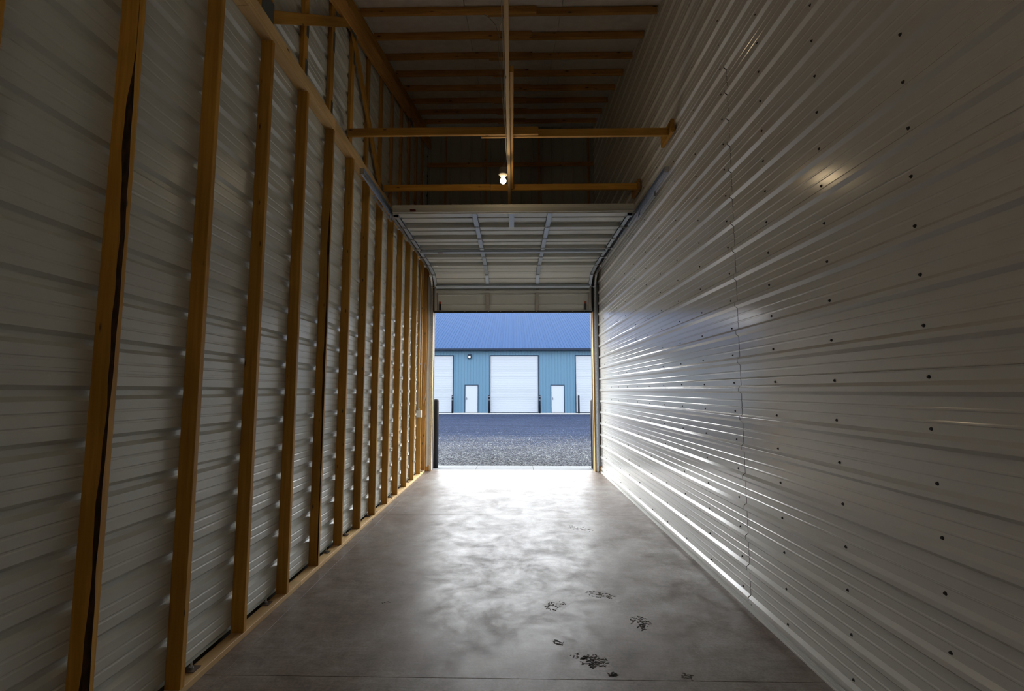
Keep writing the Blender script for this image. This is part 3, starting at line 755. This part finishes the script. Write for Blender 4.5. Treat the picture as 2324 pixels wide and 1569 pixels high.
for a, b_ in doors:
    t = MB().box(a-.05, a, YW-.03, YW+.1, 0, 4.35).box(b_, b_+.05, YW-.03, YW+.1, 0, 4.35).box(a, b_, YW-.03, YW+.1, 4.30, 4.35).box(a, b_, YW-.01, YW+.12, 0, .05).out('door_frame', FTRIM, fb)
    dr = box('overhead_door', FDOOR, fb, a, b_, YW+.07, YW+.1, .05, 4.30)
    n = 8
    for i in range(n):
        z0 = .055+i*(4.24/n); z1 = z0+4.24/n-.012
        mb = MB(); mb.box(a+.02, b_-.02, YW+.045, YW+.069, z0, z1)
        for zz in (.14, .28, .40): mb.box(a+.02, b_-.02, YW+.038, YW+.0449, z0+zz, z0+zz+.035)
        mb.out('door_section', FDOOR, dr)
for a, b_ in walks:
    MB().box(a-.05, a, YW-.02, YW+.1, 0, 2.11).box(b_, b_+.05, YW-.02, YW+.1, 0, 2.11).box(a, b_, YW-.02, YW+.1, 2.06, 2.11).out('door_frame', FTRIM, fb)
    dr = box('entry_door', FDOOR, fb, a+.006, b_-.006, YW+.02, YW+.065, .02, 2.055)
    MB().box(a+.08, a+.13, YW+.008, YW+.0199, .98, 1.16).cyl((a+.105, YW+.008, 1.05), (a+.105, YW-.03, 1.05), .02, n=8).cyl((a+.105, YW-.03, 1.05), (a+.2, YW-.03, 1.05), .012, n=8).out('handle', FGREY, dr)
# roof with standing ribs, one object per sheet
x = -20.116
rs = .35
while x < 20.1:
    x1 = x+.9144
    def zr(y): return 4.93+rs*(y-YW)
    y0, y1 = YW-.35, YW+20
    mb = MB(); mb.add([(x+.003, y0, zr(y0)-.02), (x1-.003, y0, zr(y0)-.02), (x1-.003, y1, zr(y1)-.02), (x+.003, y1, zr(y1)-.02), (x+.003, y0, zr(y0)), (x1-.003, y0, zr(y0)), (x1-.003, y1, zr(y1)), (x+.003, y1, zr(y1))], BF)
    for j in range(4):
        r = x+.1+j*.2286
        mb.add([(r-.03, y0, zr(y0)), (r-.012, y0, zr(y0)+.03), (r+.012, y0, zr(y0)+.03), (r+.03, y0, zr(y0)), (r-.03, y1, zr(y1)), (r-.012, y1, zr(y1)+.03), (r+.012, y1, zr(y1)+.03), (r+.03, y1, zr(y1))],
               [(0, 1, 5, 4), (1, 2, 6, 5), (2, 3, 7, 6), (3, 2, 1, 0)])
    mb.out('roof_sheet', FROOF, fb); x = x1
box('eave_trim', FEAVE, fb, -20.1, 20.1, YW-.40, YW-.34, 4.68, 4.83)
box('soffit', FEAVE, fb, -20.1, 20.1, YW-.34, YW-.001, 4.70, 4.72)
MB().box(-20, -19.9, YW+.06, YW+40, 0, 4.9).box(19.9, 20, YW+.06, YW+40, 0, 4.9).box(-20, 20, YW+39.9, YW+40, 0, 4.9).out('end_wall', FWALL, fb)
link('rear_roof', [(-20.1, YW+20, zr(YW+20)-.02), (20.1, YW+20, zr(YW+20)-.02), (20.1, YW+40.3, 4.83), (-20.1, YW+40.3, 4.83), (-20.1, YW+20, zr(YW+20)), (20.1, YW+20, zr(YW+20)), (20.1, YW+40.3, 4.85), (-20.1, YW+40.3, 4.85)], BF, FROOF, fb, (0, YW+30, 5))
lp = box('wall_lamp', FEAVE, fb, -3.42, -3.14, YW-.16, YW-.023, 4.10, 4.42)
MB().lathe((-3.28, YW-.17, 4.13), [(.0001, 0), (.05, .01), (.075, .07), (.05, .13), (.0001, .14)], 12).out('lens', FLAMP, lp, smooth=True)
fa = root('far_apron', (0, YW-.8, 0), kind='structure')
for i in range(-11, 11): slab(i*1.83+.004, (i+1)*1.83-.004, YW-1.6, YW+.3, APRON, fa, 'apron_slab', -.004, .12)
for x, lb in ((-4.50, 'far dark blue bollard beside the partly visible white door nearest the wall lamp'),
              (-1.76, 'far dark blue bollard on the wall lamp side of the fully visible white overhead door'),
              (2.01, 'far dark blue bollard between the full overhead door and the plain entry door'),
              (4.90, 'far dark blue bollard in front of the white door farthest from the wall lamp')):
    bollard(x, YW-.45, .065, 1.33, SWC, lb, 'bollards along the far building', -.004, abs(x) < 4.6)
